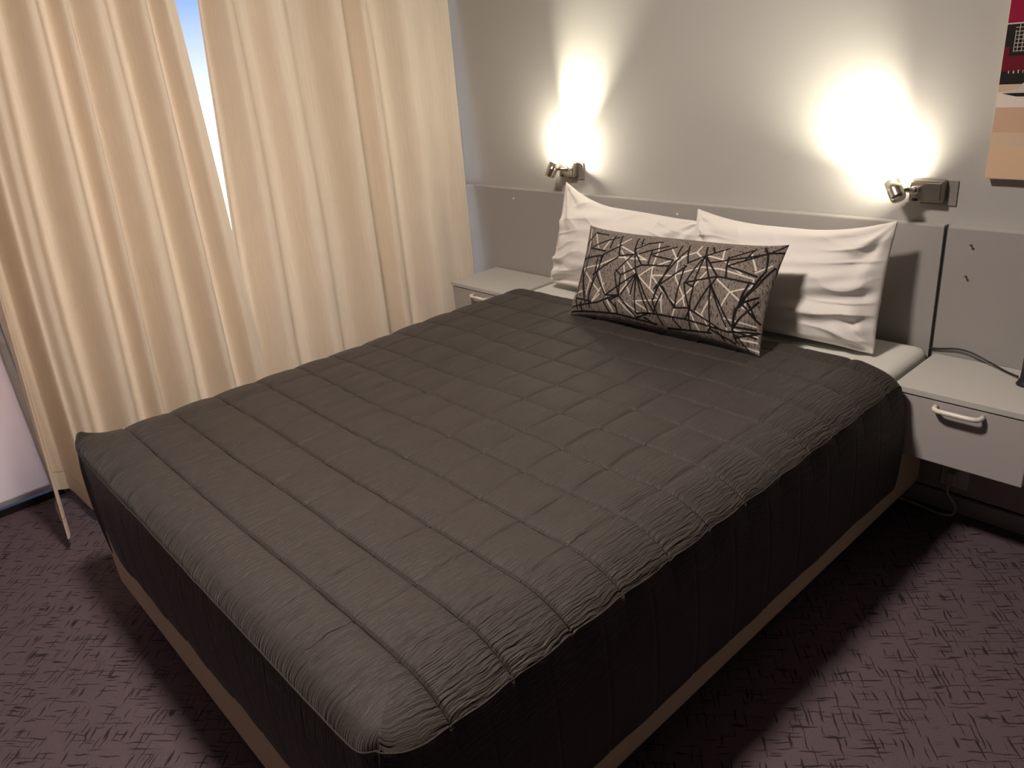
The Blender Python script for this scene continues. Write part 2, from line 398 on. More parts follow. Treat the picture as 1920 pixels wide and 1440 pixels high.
# ------------------------------------------------------------------ headboard
hb = thing('headboard', 'long grey laminate headboard fixed along the wall behind the bed', 'headboard', (-0.2, -0.015, 0.0))
ZH = 0.866
parts = []
def panel(x0, x1, y0, z0=0.06):
    p = box('panel', (x0, y0, z0), (x1, -0.001, ZH), M['panel'], bevel=0.0015)
    e = box('lit_edge_strip', (x0 + 0.001, y0, ZH), (x1 - 0.001, -0.001, ZH + 0.003), M['panel_lit_edge'])
    attach(hb, p); e.parent = p; return p
panel(-1.430, -1.207, -0.022)
panel(-1.205, 0.729, -0.030)
pr = panel(0.740, 1.75, -0.034)
attach(hb, box('joint_gap', (0.729, -0.018, 0.06), (0.740, -0.001, ZH - 0.004), M['stand_in']))
def cap(x, z, y0, m, r=0.0045):
    o = lathe('screw_cap', [(r, 0.0), (r, 0.0015), (r * 0.6, 0.003), (0.0, 0.0034)], m, n=14, mtx=Matrix.Translation((x, y0, z)) @ Matrix.Rotation(math.radians(90), 4, 'X'))
    attach(hb, o); return o
cap(-1.043, 0.826, -0.030, M['handle']); cap(-0.168, 0.828, -0.030, M['handle'])
for x, z in ((0.805, 0.825), (0.803, 0.737)):
    o = tube('hook', [(x, -0.034, z), (x, -0.046, z), (x + 0.001, -0.049, z + 0.004)], [0.0022, 0.0022, 0.003], M['nickel'], n=8)
    attach(hb, o)

# ------------------------------------------------------------------ nightstands
def d_handle(name, x0, x1, y, z, m):
    """a D-shaped pull: bar with two feet bent back to the drawer front"""
    r = 0.0065
    pts = [(x0, y, z), (x0, y - 0.014, z), (x0 + 0.004, y - 0.024, z), (x0 + 0.014, y - 0.029, z), (x0 + 0.03, y - 0.030, z),
           (x1 - 0.03, y - 0.030, z), (x1 - 0.014, y - 0.029, z), (x1 - 0.004, y - 0.024, z), (x1, y - 0.014, z), (x1, y, z)]
    return tube(name, pts, r, m, n=12)

def nightstand(x0, x1, label, hx0, hx1, z_top=0.498, z_bot=0.2976, yf=-0.305, yb=-0.036):
    t = thing('nightstand', label, 'nightstand', ((x0 + x1) / 2, yb, z_bot), 'wall-hung nightstands beside the bed')
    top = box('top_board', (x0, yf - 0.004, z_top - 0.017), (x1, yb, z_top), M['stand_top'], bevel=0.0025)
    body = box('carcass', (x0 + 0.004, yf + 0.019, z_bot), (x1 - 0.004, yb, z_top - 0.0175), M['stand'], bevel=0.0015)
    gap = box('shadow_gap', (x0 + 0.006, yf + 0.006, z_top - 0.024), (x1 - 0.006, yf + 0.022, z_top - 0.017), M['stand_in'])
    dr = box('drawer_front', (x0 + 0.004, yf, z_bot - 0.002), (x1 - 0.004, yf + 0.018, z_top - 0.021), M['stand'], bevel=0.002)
    attach(t, top, body, gap, dr)
    h = d_handle('handle', hx0, hx1, yf, 0.462, M['handle'])
    h.parent = dr
    return t
nightstand(-1.203, -0.793, 'grey nightstand with white handle, between the curtains and the left pillow', -1.05, -0.934)
nightstand(0.748, 1.087, 'grey nightstand with white handle, right of the bed by the black cable', 0.862, 0.974)

# ------------------------------------------------------------------ wall lamps
def wall_lamp(label, px0, px1, pz0, pz1, mouth, axis, spot_deg, power, pivot, proud):
    yw = 0.0
    t = thing('wall_lamp', label, 'lamp', ((px0 + px1) / 2, yw, (pz0 + pz1) / 2), 'chrome reading lamps on the wall')
    bp = box('grey_slab', (px0 + 0.02, -0.006, pz0 - 0.012), (px1 + 0.026, -0.0005, pz1 - 0.003), M['slab_grey'], bevel=0.001)  # thin dark grey slab, offset right of and below the mounting box
    mb = box('mounting_box', (px0, -0.036, pz0), (px1, -0.006, pz1), M['nickel'], bevel=0.003)
    fp = box('front_plate', (px0 + 0.006, -0.039, pz0 + 0.006), (px1 - 0.006, -0.036, pz1 - 0.006), M['nickel'], bevel=0.001)
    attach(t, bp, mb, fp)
    ax = Vector(axis).normalized(); mo = Vector(mouth)
    L, r = 0.060, 0.0205
    back = mo - ax * L
    rotm = Matrix.Translation(back) @ ax.to_track_quat('Z', 'Y').to_matrix().to_4x4()
    can = lathe('lamp_can', [(0.0, 0.0), (r * 0.55, 0.0), (r * 0.92, 0.003), (r, 0.008), (r, 0.030), (r * 1.02, 0.031), (r * 1.02, 0.034), (r, 0.035), (r, L), (r * 0.88, L), (r * 0.86, 0.03), (0.0, 0.03)], M['chrome'], n=28, mtx=rotm)
    bulb = lathe('bulb', [(r * 0.80, L - 0.014), (r * 0.82, L + proud - 0.0135), (r * 0.62, L + proud - 0.0045), (r * 0.3, L + proud - 0.001), (0.0, L + proud)], M['bulb'], n=20, mtx=rotm)
    attach(t, can); bulb.parent = can
    pv = Vector(pivot)
    mid = back + ax * L * 0.35
    arm = tube('arm', bez([(pv.x, -0.038, pv.z), tuple(pv), tuple((pv + mid) / 2 + Vector((0, -0.004, 0.006))), tuple(mid)]), [0.0085] * 8 + [0.0075] * 8 + [0.006] * 8 + [0.006], M['chrome'], n=12)
    ball = lathe('pivot_knuckle', [(0.0, -0.012), (0.007, -0.010), (0.0115, -0.004), (0.0115, 0.004), (0.007, 0.010), (0.0, 0.012)], M['chrome'], n=20, mtx=Matrix.Translation(pv))
    attach(t, arm, ball)
    sw = box('switch', (px0 + 0.012, -0.043, pz0 + 0.002), (px0 + 0.024, -0.036, pz0 + 0.009), M['black'], bevel=0.001)
    attach(t, sw)
    d = bpy.data.lights.new('wall_lamp_light', 'SPOT'); d.energy = power; d.color = SPOT_COLOR; d.spot_size = math.radians(spot_deg); d.spot_blend = 1.0; d.shadow_soft_size = 0.012
    o = bpy.data.objects.new('wall_lamp_light', d); C.objects.link(o)
    o.location = mo + ax * 0.020; o.rotation_euler = (-ax).to_track_quat('Z', 'Y').to_euler()
    attach(t, o)
    return t
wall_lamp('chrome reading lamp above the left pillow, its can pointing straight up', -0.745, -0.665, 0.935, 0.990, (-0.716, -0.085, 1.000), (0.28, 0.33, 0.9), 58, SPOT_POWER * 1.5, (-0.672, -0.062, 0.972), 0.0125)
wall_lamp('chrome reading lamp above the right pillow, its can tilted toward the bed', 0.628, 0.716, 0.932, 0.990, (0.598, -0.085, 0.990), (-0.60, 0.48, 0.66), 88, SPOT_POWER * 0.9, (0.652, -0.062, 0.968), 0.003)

# ------------------------------------------------------------------ picture
pic = thing('canvas_picture', 'canvas picture of red, black and sand bands at the right edge', 'picture', (1.1, 0.0, 1.002))
def band_mat(name, c1, c2):
    return mat(name, c1, 0.75, spec=0.2, bump=(300, 0.15, 0.001), var=(9, c2))
PM = {'red': band_mat('paint_crimson', srgb(150, 22, 60), srgb(125, 15, 50)),
      'dred': band_mat('paint_dark_red', srgb(110, 20, 35), srgb(85, 15, 28)),
      'blk': band_mat('paint_black', srgb(28, 24, 24), srgb(40, 34, 34)),
      'tan': band_mat('paint_tan', srgb(205, 180, 155), srgb(190, 165, 140)),
      'pale': band_mat('paint_pale', srgb(225, 214, 204), srgb(212, 200, 190)),
      'sand': band_mat('paint_sand', srgb(208, 176, 150), srgb(192, 160, 135)),
      'sand2': band_mat('paint_sand_grey', srgb(205, 184, 164), srgb(212, 184, 154)),
      'sand3': band_mat('paint_sand_light', srgb(222, 190, 160), srgb(210, 176, 145)),
      'side': band_mat('canvas_edge', srgb(205, 190, 165), srgb(190, 172, 148)),
      'white': band_mat('paint_white', srgb(205, 198, 190), srgb(185, 178, 170))}
x0, x1, z0, z1, yf = 0.812, 1.45, 1.002, 1.85, -0.032
cv = box('canvas', (x0, yf, z0), (x1, -0.001, z1), PM['side'], bevel=0.0015); attach(pic, cv)
def flat(name, xa, xb, za, zb, m, lift=0.0006):
    o = box(name, (xa, yf - lift, za), (xb, yf, zb), m); o.parent = cv; 
    o.matrix_parent_inverse = Matrix.Translation(-Vector(pic.location)) if False else o.matrix_parent_inverse
    return o
bands = [(1.371, z1 - 0.002, 'red'), (1.297, 1.369, 'blk'), (1.262, 1.297, 'dred'), (1.232, 1.262, 'blk'), (1.214, 1.232, 'tan'), (1.178, 1.214, 'pale'), (1.118, 1.178, 'sand'), (1.085, 1.118, 'sand2'), (z0 + 0.002, 1.085, 'sand3')]
for za, zb, k in bands: flat('painted_band', x0 + 0.002, x1 - 0.002, za, zb, PM[k])
flat('painted_band', x0 + 0.002, x1 - 0.002, 1.3685, 1.3715, PM['white'], 0.0009)
flat('painted_band', x0 + 0.002, x0 + 0.014, 1.270, 1.318, PM['dred'], 0.0009)
bm = bmesh.new()                                   # the white grid of small strokes in the black block
def bmbox(bm, lo, hi):
    vs = [bm.verts.new((x, y, z)) for x in (lo[0], hi[0]) for y in (lo[1], hi[1]) for z in (lo[2], hi[2])]
    for f in ((0, 1, 3, 2), (4, 6, 7, 5), (0, 4, 5, 1), (2, 3, 7, 6), (0, 2, 6, 4), (1, 5, 7, 3)): bm.faces.new([vs[i] for i in f])
rr = random.Random(3)
for i in range(7):
    z = 1.308 + i * 0.0088
    bmbox(bm, (x0 + 0.024 + rr.uniform(-0.003, 0.003), yf - 0.0012, z - 0.0007), (x1 - 0.03, yf - 0.0006, z + 0.0007))
for i in range(64):
    x = x0 + 0.022 + i * 0.0088 + rr.uniform(-0.001, 0.001)
    bmbox(bm, (x - 0.0007, yf - 0.0012, 1.306), (x + 0.0007, yf - 0.0006, 1.300 + rr.uniform(0.05, 0.068)))
g = obj('painted_grid', bm, PM['white']); g.parent = cv
bm = bmesh.new()
for i in range(50):
    x = x0 + 0.018 + i * 0.0105
    bmbox(bm, (x, yf - 0.0012, 1.257), (x + 0.004 * rr.uniform(0.3, 1), yf - 0.0006, 1.262 + rr.uniform(0.0, 0.004)))
g = obj('painted_dashes', bm, PM['white']); g.parent = cv
def poly(name, pts, m, lift):
    bm = bmesh.new()
    f = bm.faces.new([bm.verts.new((x, yf - lift, z)) for x, z in pts])
    e = bmesh.ops.extrude_face_region(bm, geom=[f])
    for v in e['geom']:
        if isinstance(v, bmesh.types.BMVert): v.co.y += 0.0006
    bmesh.ops.recalc_face_normals(bm, faces=bm.faces[:])
    o = obj(name, bm, m); o.parent = cv; return o
bx = x0 + 0.004
poly('painted_stroke', [(bx, 1.2145), (bx + 0.03, 1.2185), (bx + 0.13, 1.219), (bx + 0.16, 1.2145), (bx + 0.13, 1.208), (bx + 0.05, 1.2075)], PM['white'], 0.0013)
poly('painted_stroke', [(bx + 0.008, 1.211), (bx + 0.04, 1.2115), (bx + 0.12, 1.2115), (bx + 0.145, 1.209), (bx + 0.10, 1.2035), (bx + 0.04, 1.2035)], PM['blk'], 0.0018)
poly('painted_stroke', [(bx + 0.042, 1.2165)] + [(bx + 0.075 - 0.033 * math.cos(a), 1.2165 + 0.026 * math.sin(a)) for a in np.linspace(0.2, math.pi - 0.2, 12)] + [(bx + 0.108, 1.2165)], PM['white'], 0.0016)

# ------------------------------------------------------------------ bed: base, mattress, quilt
HX0, HX1, YFOOT = -0.757, 0.757, -2.000
bed = thing('bed', 'queen bed with tan fabric base under a white-sheeted mattress', 'bed', (0, -1.0, 0.0))
base = box('base', (HX0, YFOOT, 0.077), (HX1, -0.05, 0.29), M['base'], bevel=0.018, seg=4)
mtx_ = box('mattress', (-0.738, -1.975, 0.292), (0.738, -0.045, 0.520), M['sheet'], bevel=0.05, seg=6)
for p in mtx_.data.polygons: p.use_smooth = True
for p in base.data.polygons: p.use_smooth = True
attach(bed, base, mtx_)
for x in (-0.66, 0.66):
    for y in (-1.88, -1.0, -0.16):
        f = lathe('foot', [(0.022, 0.0), (0.024, 0.01), (0.02, 0.05), (0.02, 0.08)], M['black'], n=16, mtx=Matrix.Translation((x, y, 0.0)))
        attach(bed, f)

QX0, QX1, QYF, QYH = -0.772, 0.775, -1.995, -0.338      # quilt outline at the edge seam
ZT, ZS = 0.560, 0.515
ROWS = [-0.412, -0.553, -0.690, -0.817, -0.946, -1.075, -1.204, -1.335, -1.470, -1.604, -1.738, -1.868]
COLS = [0.650 - 0.1379 * k for k in range(11)]
quilt = thing('quilted_bedspread', 'dark brown quilted bedspread with square stitching covering the bed', 'bedspread', (0, -1.1, 0.19))

def quilt_top():
    nx, ny = 600, 640
    xs = np.linspace(QX0, QX1, nx); ys = np.linspace(QYH, QYF, ny)
    X, Y = np.meshgrid(xs, ys)
    # wavy, slightly hand-sewn stitch lines
    ph = np.random.default_rng(11)
    LN = []
    def lines(V, W, pos, amp):
        d = np.full(V.shape, 9.0)
        for p in pos:
            a, b, c, e = ph.uniform(0, 6.28, 2).tolist() + ph.uniform(3, 9, 2).tolist()
            LN.append((p, a, b, c, e, amp))
            d = np.minimum(d, np.abs(V - (p + amp * np.sin(W * c + a) + amp * 0.6 * np.sin(W * e * 2 + b))))
        return d
    dR = lines(Y, X, ROWS, 0.0028)
    dC = lines(X, Y, COLS, 0.0030)
    dE = np.minimum(np.minimum(X - QX0, QX1 - X), Y - QYF)
    R = np.where(np.minimum(X - QX0, QX1 - X) < (Y - QYF), 0.125, 0.115)
    k = np.clip((R - dE) / R, 0, 1)
    dS = np.minimum(X - QX0, QX1 - X); dF = Y - QYF
    wS = np.clip(dF ** 2 / (dS ** 2 + dF ** 2 + 1e-9), 0, 1)       # 1 beside the long sides, 0 at the foot
    z = ZT - (ZT - ZS) * (wS * (0.78 * k ** 2 + 0.22 * (1 - np.sqrt(np.clip(1 - k ** 4, 0, 1)))) + (1 - wS) * (1 - np.sqrt(np.clip(1 - k ** 2.2, 0, 1))))
    # slight waterfall where the side seams pull
    puff = 0.0062 * (1 - np.exp(-(dR / 0.018) ** 1.0)) * (1 - 0.5 * np.exp(-(dC / 0.012) ** 1.0))
    dEs = np.clip(dE / 0.02, 0, 1)
    z += puff * (0.45 + 0.55 * dEs) - 0.0042 * np.exp(-(dR / 0.0030) ** 2) - 0.0024 * np.exp(-(dC / 0.0028) ** 2)
    # soft wrinkles along the length
    z += 0.0012 * vnoise(X * 18, Y * 3, 3) + 0.003 * vnoise(X * 2.2, Y * 2.2, 4)
    # short puckers crossing the lengthwise stitch lines
    z += 0.0012 * vnoise(X * 34, Y * 8, 9) * np.exp(-(dC / 0.02) ** 2)
    # the two foot corners stand up in a little peak
    for cx, amp in ((QX0, 0.035), (QX1, 0.030)):
        q = np.exp(-(((X - cx) / 0.055) ** 2 + ((Y - QYF) / 0.06) ** 2)); z += amp * q
    # head edge turns down over the mattress
    hd = np.clip((QYH - Y) / 0.03, 0, 1); z -= 0.022 * (1 - np.sqrt(np.clip(1 - (1 - hd) ** 2, 0, 1)))
    # quilted squares shrink the outline between the stitch rows: scalloped side
    sc = 0.006 * (1 - np.exp(-(dR / 0.035) ** 2))
    edge = np.clip(1 - dE / 0.08, 0, 1)
    X2 = X + np.where(X > 0, 1, -1) * sc * edge * (np.minimum(X - QX0, QX1 - X) < 0.08)
    # rounded foot corners
    rc = 0.05; Y2 = Y.copy()
    for sx, cx in ((-1, QX0 + rc), (1, QX1 - rc)):
        u = (X2 - cx) * sx / rc; v = (QYF + rc - Y2) / rc
        msk = (u > 0) & (v > 0)
        mm = np.maximum(u, v); nn = np.sqrt(u * u + v * v) + 1e-9
        X2 = np.where(msk, cx + sx * rc * u / nn * mm, X2); Y2 = np.where(msk, QYF + rc - rc * v / nn * mm, Y2)
    cr = 0.25 + 0.9 * np.exp(-(QX1 - X) / 0.16) + 0.85 * np.exp(-(Y - QYF) / 0.22) + 0.3 * np.exp(-(X - QX0) / 0.1)
    U = X + np.where(X > 0, 1, -1) * np.clip(0.1 - (np.minimum(X - QX0, QX1 - X)), 0, 1) * 0.15
    return grid_mesh('top_panel', X2, Y2, z, M['quilt'], uv=(U, Y), attrs={'crinkle': np.clip(cr, 0, 1.2)}, flip=True), X2, Y2, z, LN
qt, QX, QY, QZ, LN = quilt_top()
# outline of the top panel: right side from head to foot, foot, left side back to the head
oi = [(i, -1) for i in range(QX.shape[0])] + [(-1, j) for j in range(QX.shape[1] - 2, -1, -1)] + [(i, 0) for i in range(QX.shape[0] - 2, -1, -1)]
OUT = np.array([(QX[a], QY[a], QZ[a]) for a in oi])

def quilt_drop():
    n = len(OUT); nz = 40
    # outward normal of the outline
    sm = OUT[:, :2]
    t = np.gradient(sm, axis=0); t /= np.linalg.norm(t, axis=1, keepdims=True) + 1e-9
    nrm = np.stack([t[:, 1], -t[:, 0]], 1)
    # centre must be on the inner side
    ctr = np.array([0.0, -1.1]); s = np.sign(((sm - ctr) * nrm).sum(1)); nrm *= s[:, None]
    for _ in range(12):
        nrm[1:-1] = (nrm[:-2] + 2 * nrm[1:-1] + nrm[2:]) / 4
    nrm /= np.linalg.norm(nrm, axis=1, keepdims=True)
    arc = np.concatenate([[0], np.cumsum(np.linalg.norm(np.diff(sm, axis=0), axis=1))])
    foot = np.clip((-1.90 - sm[:, 1]) / 0.09, 0, 1)
    hem = 0.188 + foot * (0.01 + 0.045 * np.clip((sm[:, 0] + 0.7) / 1.2, 0, 1))
    V = np.linspace(0, 1, nz)[:, None]
    prof = 0.012 * np.sin(np.pi * np.clip(V * 1.0, 0, 1)) ** 0.8 + 0.003 * V
    footfac = 1 - 0.35 * foot[None, :]
    wav = 0.0012 * np.sin(arc * 2 * np.pi / 0.33)[None, :] * V + 0.0006 * np.sin(arc * 2 * np.pi / 0.135 + 0.6)[None, :] * V ** 1.5
    # vertical stitch lines every square
    d = np.abs(((arc / 0.134) % 1) - 0.5)[None, :] * 0.134
    st = -0.0012 * np.exp(-((0.067 - d) / 0.004) ** 2) * np.clip(V * 8, 0, 1)
    smooth = sm.copy()
    for _ in range(1500):
        smooth[1:-1] = (smooth[:-2] + 2 * smooth[1:-1] + smooth[2:]) / 4
    far = np.abs(smooth - sm).max(1) > 0.012
    smooth[far] = sm[far]
    bl = np.clip(V * 4, 0, 1)
    off = 0.004 * np.clip(V * 6, 0, 1) + prof * footfac + wav + st
    X = sm[:, 0][None, :] * (1 - bl) + smooth[:, 0][None, :] * bl + nrm[:, 0][None, :] * off
    Y = sm[:, 1][None, :] * (1 - bl) + smooth[:, 1][None, :] * bl + nrm[:, 1][None, :] * off
    headw = np.clip(1 - (QYH - sm[:, 1]) / 0.12, 0, 1)[None, :]
    Y = Y + 0.018 * headw * np.clip(V * 3, 0, 1)
    Z = OUT[:, 2][None, :] * (1 - V) + hem[None, :] * V
    U = np.where(np.abs(nrm[:, 0]) > 0.7, 0, sm[:, 0])[None, :] + np.where(np.abs(nrm[:, 0])[None, :] > 0.7, 0.8 + V * 0.33, 0)
    W = np.where(np.abs(nrm[:, 0]) > 0.7, sm[:, 1], -2.0)[None, :] - np.where(np.abs(nrm[:, 0])[None, :] > 0.7, 0, V * 0.33)
    cr = np.clip(1.1 - V * 1.3 + 0.45 * foot[None, :], 0.1, 1.1) * np.ones_like(X)
    return grid_mesh('drop_panel', X, Y, Z, M['quilt'], uv=(U, W), attrs={'crinkle': cr}), nrm
qd, ON = quilt_drop()
pp = [(OUT[i, 0] + ON[i, 0] * 0.002, OUT[i, 1] + ON[i, 1] * 0.002, OUT[i, 2] - 0.001) for i in range(0, len(OUT), 4)]
pip = tube('piping', pp, 0.0014, M['piping'], n=8)
attach(quilt, qt, qd, pip)
M['thread'] = mat('quilt_thread', (0.012, 0.009, 0.008, 1), 0.8, spec=0.1, var=(60, (0.016, 0.012, 0.010, 1)))
M['thread2'] = mat('quilt_thread_pale', (0.050, 0.040, 0.034, 1), 0.7, spec=0.2, var=(60, (0.060, 0.050, 0.043, 1)))
for k, (p, a, b, c, e, amp) in enumerate(LN):
    row = k < len(ROWS)
    n_ = QX.shape[1] if row else QX.shape[0]
    W_ = np.linspace(QX0, QX1, QX.shape[1]) if row else np.linspace(QYH, QYF, QX.shape[0])
    v_ = p + amp * np.sin(W_ * c + a) + amp * 0.6 * np.sin(W_ * e * 2 + b)
    if row: i_ = np.clip(np.rint((v_ - QYH) / (QYF - QYH) * (QX.shape[0] - 1)).astype(int), 0, QX.shape[0] - 1); j_ = np.arange(n_)
    else: j_ = np.clip(np.rint((v_ - QX0) / (QX1 - QX0) * (QX.shape[1] - 1)).astype(int), 0, QX.shape[1] - 1); i_ = np.arange(n_)
    pt_ = [(QX[i, j] if row else v_[q], v_[q] if row else QY[i, j], QZ[i, j]) for q, (i, j) in enumerate(zip(i_, j_)) if q % 3 == 0]
    o = tube('row_stitch' if row else 'column_stitch', pt_, 0.0013 if row else 0.0008, M['thread'] if row else M['thread2'], n=6)
    attach(quilt, o)
sol = qd.modifiers.new('thick', 'SOLIDIFY'); sol.thickness = 0.006; sol.offset = -1

# ------------------------------------------------------------------ pillows
def pillow(label, cx, cy, cz, W, H, T, tilt, roll, seed, horn=(0, 0, 0, 0), yaw=0.0):
    """upright pillow: u across, v up; horn = how far TL, TR, BL, BR corners stick out"""
    n = 170; m = 120
    u = np.linspace(-1, 1, n); v = np.linspace(-1, 1, m)
    U, V = np.meshgrid(u, v)
    def surf(sign):
        t = T / 2 * (np.clip(1 - np.abs(U) ** 2.6, 0, 1) ** 0.62) * (np.clip(1 - np.abs(V) ** 2.4, 0, 1) ** 0.62)
        bow_x = 1 - 0.035 * (1 - V ** 4); bow_z = 1 - (0.06 + 0.025 * (V > 0)) * (1 - U ** 4)
        x = U * W / 2 * bow_x; z = V * H / 2 * bow_z
        for k, (su, sv) in enumerate(((-1, 1), (1, 1), (-1, -1), (1, -1))):
            q = np.clip((U * su - 0.20) / 0.80, 0, 1) ** 1.7 * np.clip((V * sv - 0.1) / 0.9, 0, 1) ** 1.6
            z = z + sv * horn[k] * q; x = x + su * abs(horn[k]) * 0.10 * q
            tip = np.clip((U * su - 0.86) / 0.14, 0, 1) * np.clip((V * sv - 0.80) / 0.20, 0, 1)
            x = x - su * 0.006 * tip; z = z - sv * 0.004 * tip
        # creases running in from the corners and edges
        w = 0.0
        cs = np.random.default_rng(seed)
        for (su, sv) in ((-1, 1), (1, 1), (-1, -1), (1, -1)):
            du = (su - U) * W / 2; dv = (sv - V) * H / 2
            ang = np.arctan2(np.abs(dv) + 1e-6, np.abs(du) + 1e-6); r = np.hypot(du, dv)
            f = cs.uniform(9, 12)
            w = w + 0.0085 * np.sin(ang * f + cs.uniform(0, 6) + 2.0 * r / 0.1 * 0.3) * np.exp(-(r / 0.19) ** 2) * np.clip(r / 0.06, 0, 1)
        nzx = vnoise(U * 0.9 + 3 * sign, V * 2.2, seed + 1)
        nz2 = vnoise(U * 1.2 + 0.6 * V, V * 4.5 - U * 1.2, seed + 2)
        side = np.clip((np.abs(U) - 0.25) / 0.75, 0, 1)
        w = w + 0.008 * nzx + 0.0085 * nz2 * (0.35 + 0.65 * side)
        # sharp little folds across the side seams
        w = w + 0.0062 * np.sin(V * 17 + 2.6 * np.sin(U * 4 + seed) + seed) * np.clip((np.abs(U) - 0.40) / 0.5, 0, 1) * (1 - np.abs(U) ** 8)
        # narrow creases fanning in from the side seams
        rid = (1 - np.abs(np.sin(V * 11 + 1.6 * np.sin(U * 3.1 + seed) + 0.8 * vnoise(U * 1.5, V * 2.5, seed + 5)))) ** 2.5
        w = w + 0.0075 * rid * np.clip((np.abs(U) - 0.30) / 0.45, 0, 1) * (0.5 + 0.5 * np.clip(1 + vnoise(U * 2.2, V * 3, seed + 6), 0, 2))
        rid2 = (1 - np.abs(np.sin((V * 0.55 + U * 0.9) * 7 + 1.2 * vnoise(U, V * 1.4, seed + 7)))) ** 3
        w = w + 0.005 * rid2 * np.clip(V + 0.35, 0, 1)
        edge = np.clip(np.minimum(1 - np.abs(U), 1 - np.abs(V)) / 0.12, 0, 1)
        t = t + w * edge
        # slump: fuller near the bottom
        t = t * (1.0 + 0.18 * (-V))
        return x, sign * t, z
    xf, yf_, zf = surf(-1); xb, yb_, zb = surf(1)
    # ring layout: join front and back at the border into one closed mesh
    bmn = bpy.data.meshes.new('pillowcase')
    fr = np.stack([xf, yf_, zf], -1).reshape(-1, 3); bk = np.stack([xb, yb_, zb], -1).reshape(-1, 3)
    idx = np.arange(n * m).reshape(m, n)
    border = np.zeros((m, n), bool); border[0] = border[-1] = True; border[:, 0] = border[:, -1] = True
    bidx = idx + n * m; bidx = np.where(border, idx, bidx)
    fr.reshape(m, n, 3)[border, 1] = 0
    allv = np.concatenate([fr, bk])
    qf = np.stack([idx[:-1, :-1], idx[:-1, 1:], idx[1:, 1:], idx[1:, :-1]], -1).reshape(-1, 4)
    qb = np.stack([bidx[:-1, :-1], bidx[1:, :-1], bidx[1:, 1:], bidx[:-1, 1:]], -1).reshape(-1, 4)
    bmn.from_pydata(allv.tolist(), [], np.concatenate([qf, qb]).tolist())
    bm = bmesh.new(); bm.from_mesh(bmn)
    bmesh.ops.delete(bm, geom=[v for v in bm.verts if not v.link_faces], context='VERTS')
    bmesh.ops.recalc_face_normals(bm, faces=bm.faces[:]); bm.to_mesh(bmn); bm.free()
    for p in bmn.polygons: p.use_smooth = True
    mw = Matrix.Translation((cx, cy, cz)) @ Matrix.Rotation(yaw, 4, 'Z') @ Matrix.Rotation(tilt, 4, 'X') @ Matrix.Rotation(roll, 4, 'Y')
    bmn.transform(mw)
    return bmn, mw

def add_pillow(label, *a, **k):
    me, mw = pillow(label, *a, **k)
    t = thing('pillow', label, 'pillow', (a[0], a[1], 0.53), 'white pillows leaning on the headboard')
    o = link_mesh('pillowcase', me, M['linen'])
    attach(t, o)
    # stitched seam along the border
    n, m = 110, 84
    W, H = a[3], a[4]
    return t
add_pillow('white pillow on the left, one corner peaking beside the reading lamp', -0.330, -0.165, 0.699, 0.665, 0.345, 0.165, math.radians(-17), math.radians(2.5), 5, horn=(0.060, -0.012, 0.0, 0.0))
add_pillow('wrinkled white pillow on the right, behind the patterned cushion', 0.327, -0.185, 0.697, 0.655, 0.350, 0.175, math.radians(-11), math.radians(-0.5), 12, horn=(0.024, 0.034, 0.0, 0.0))

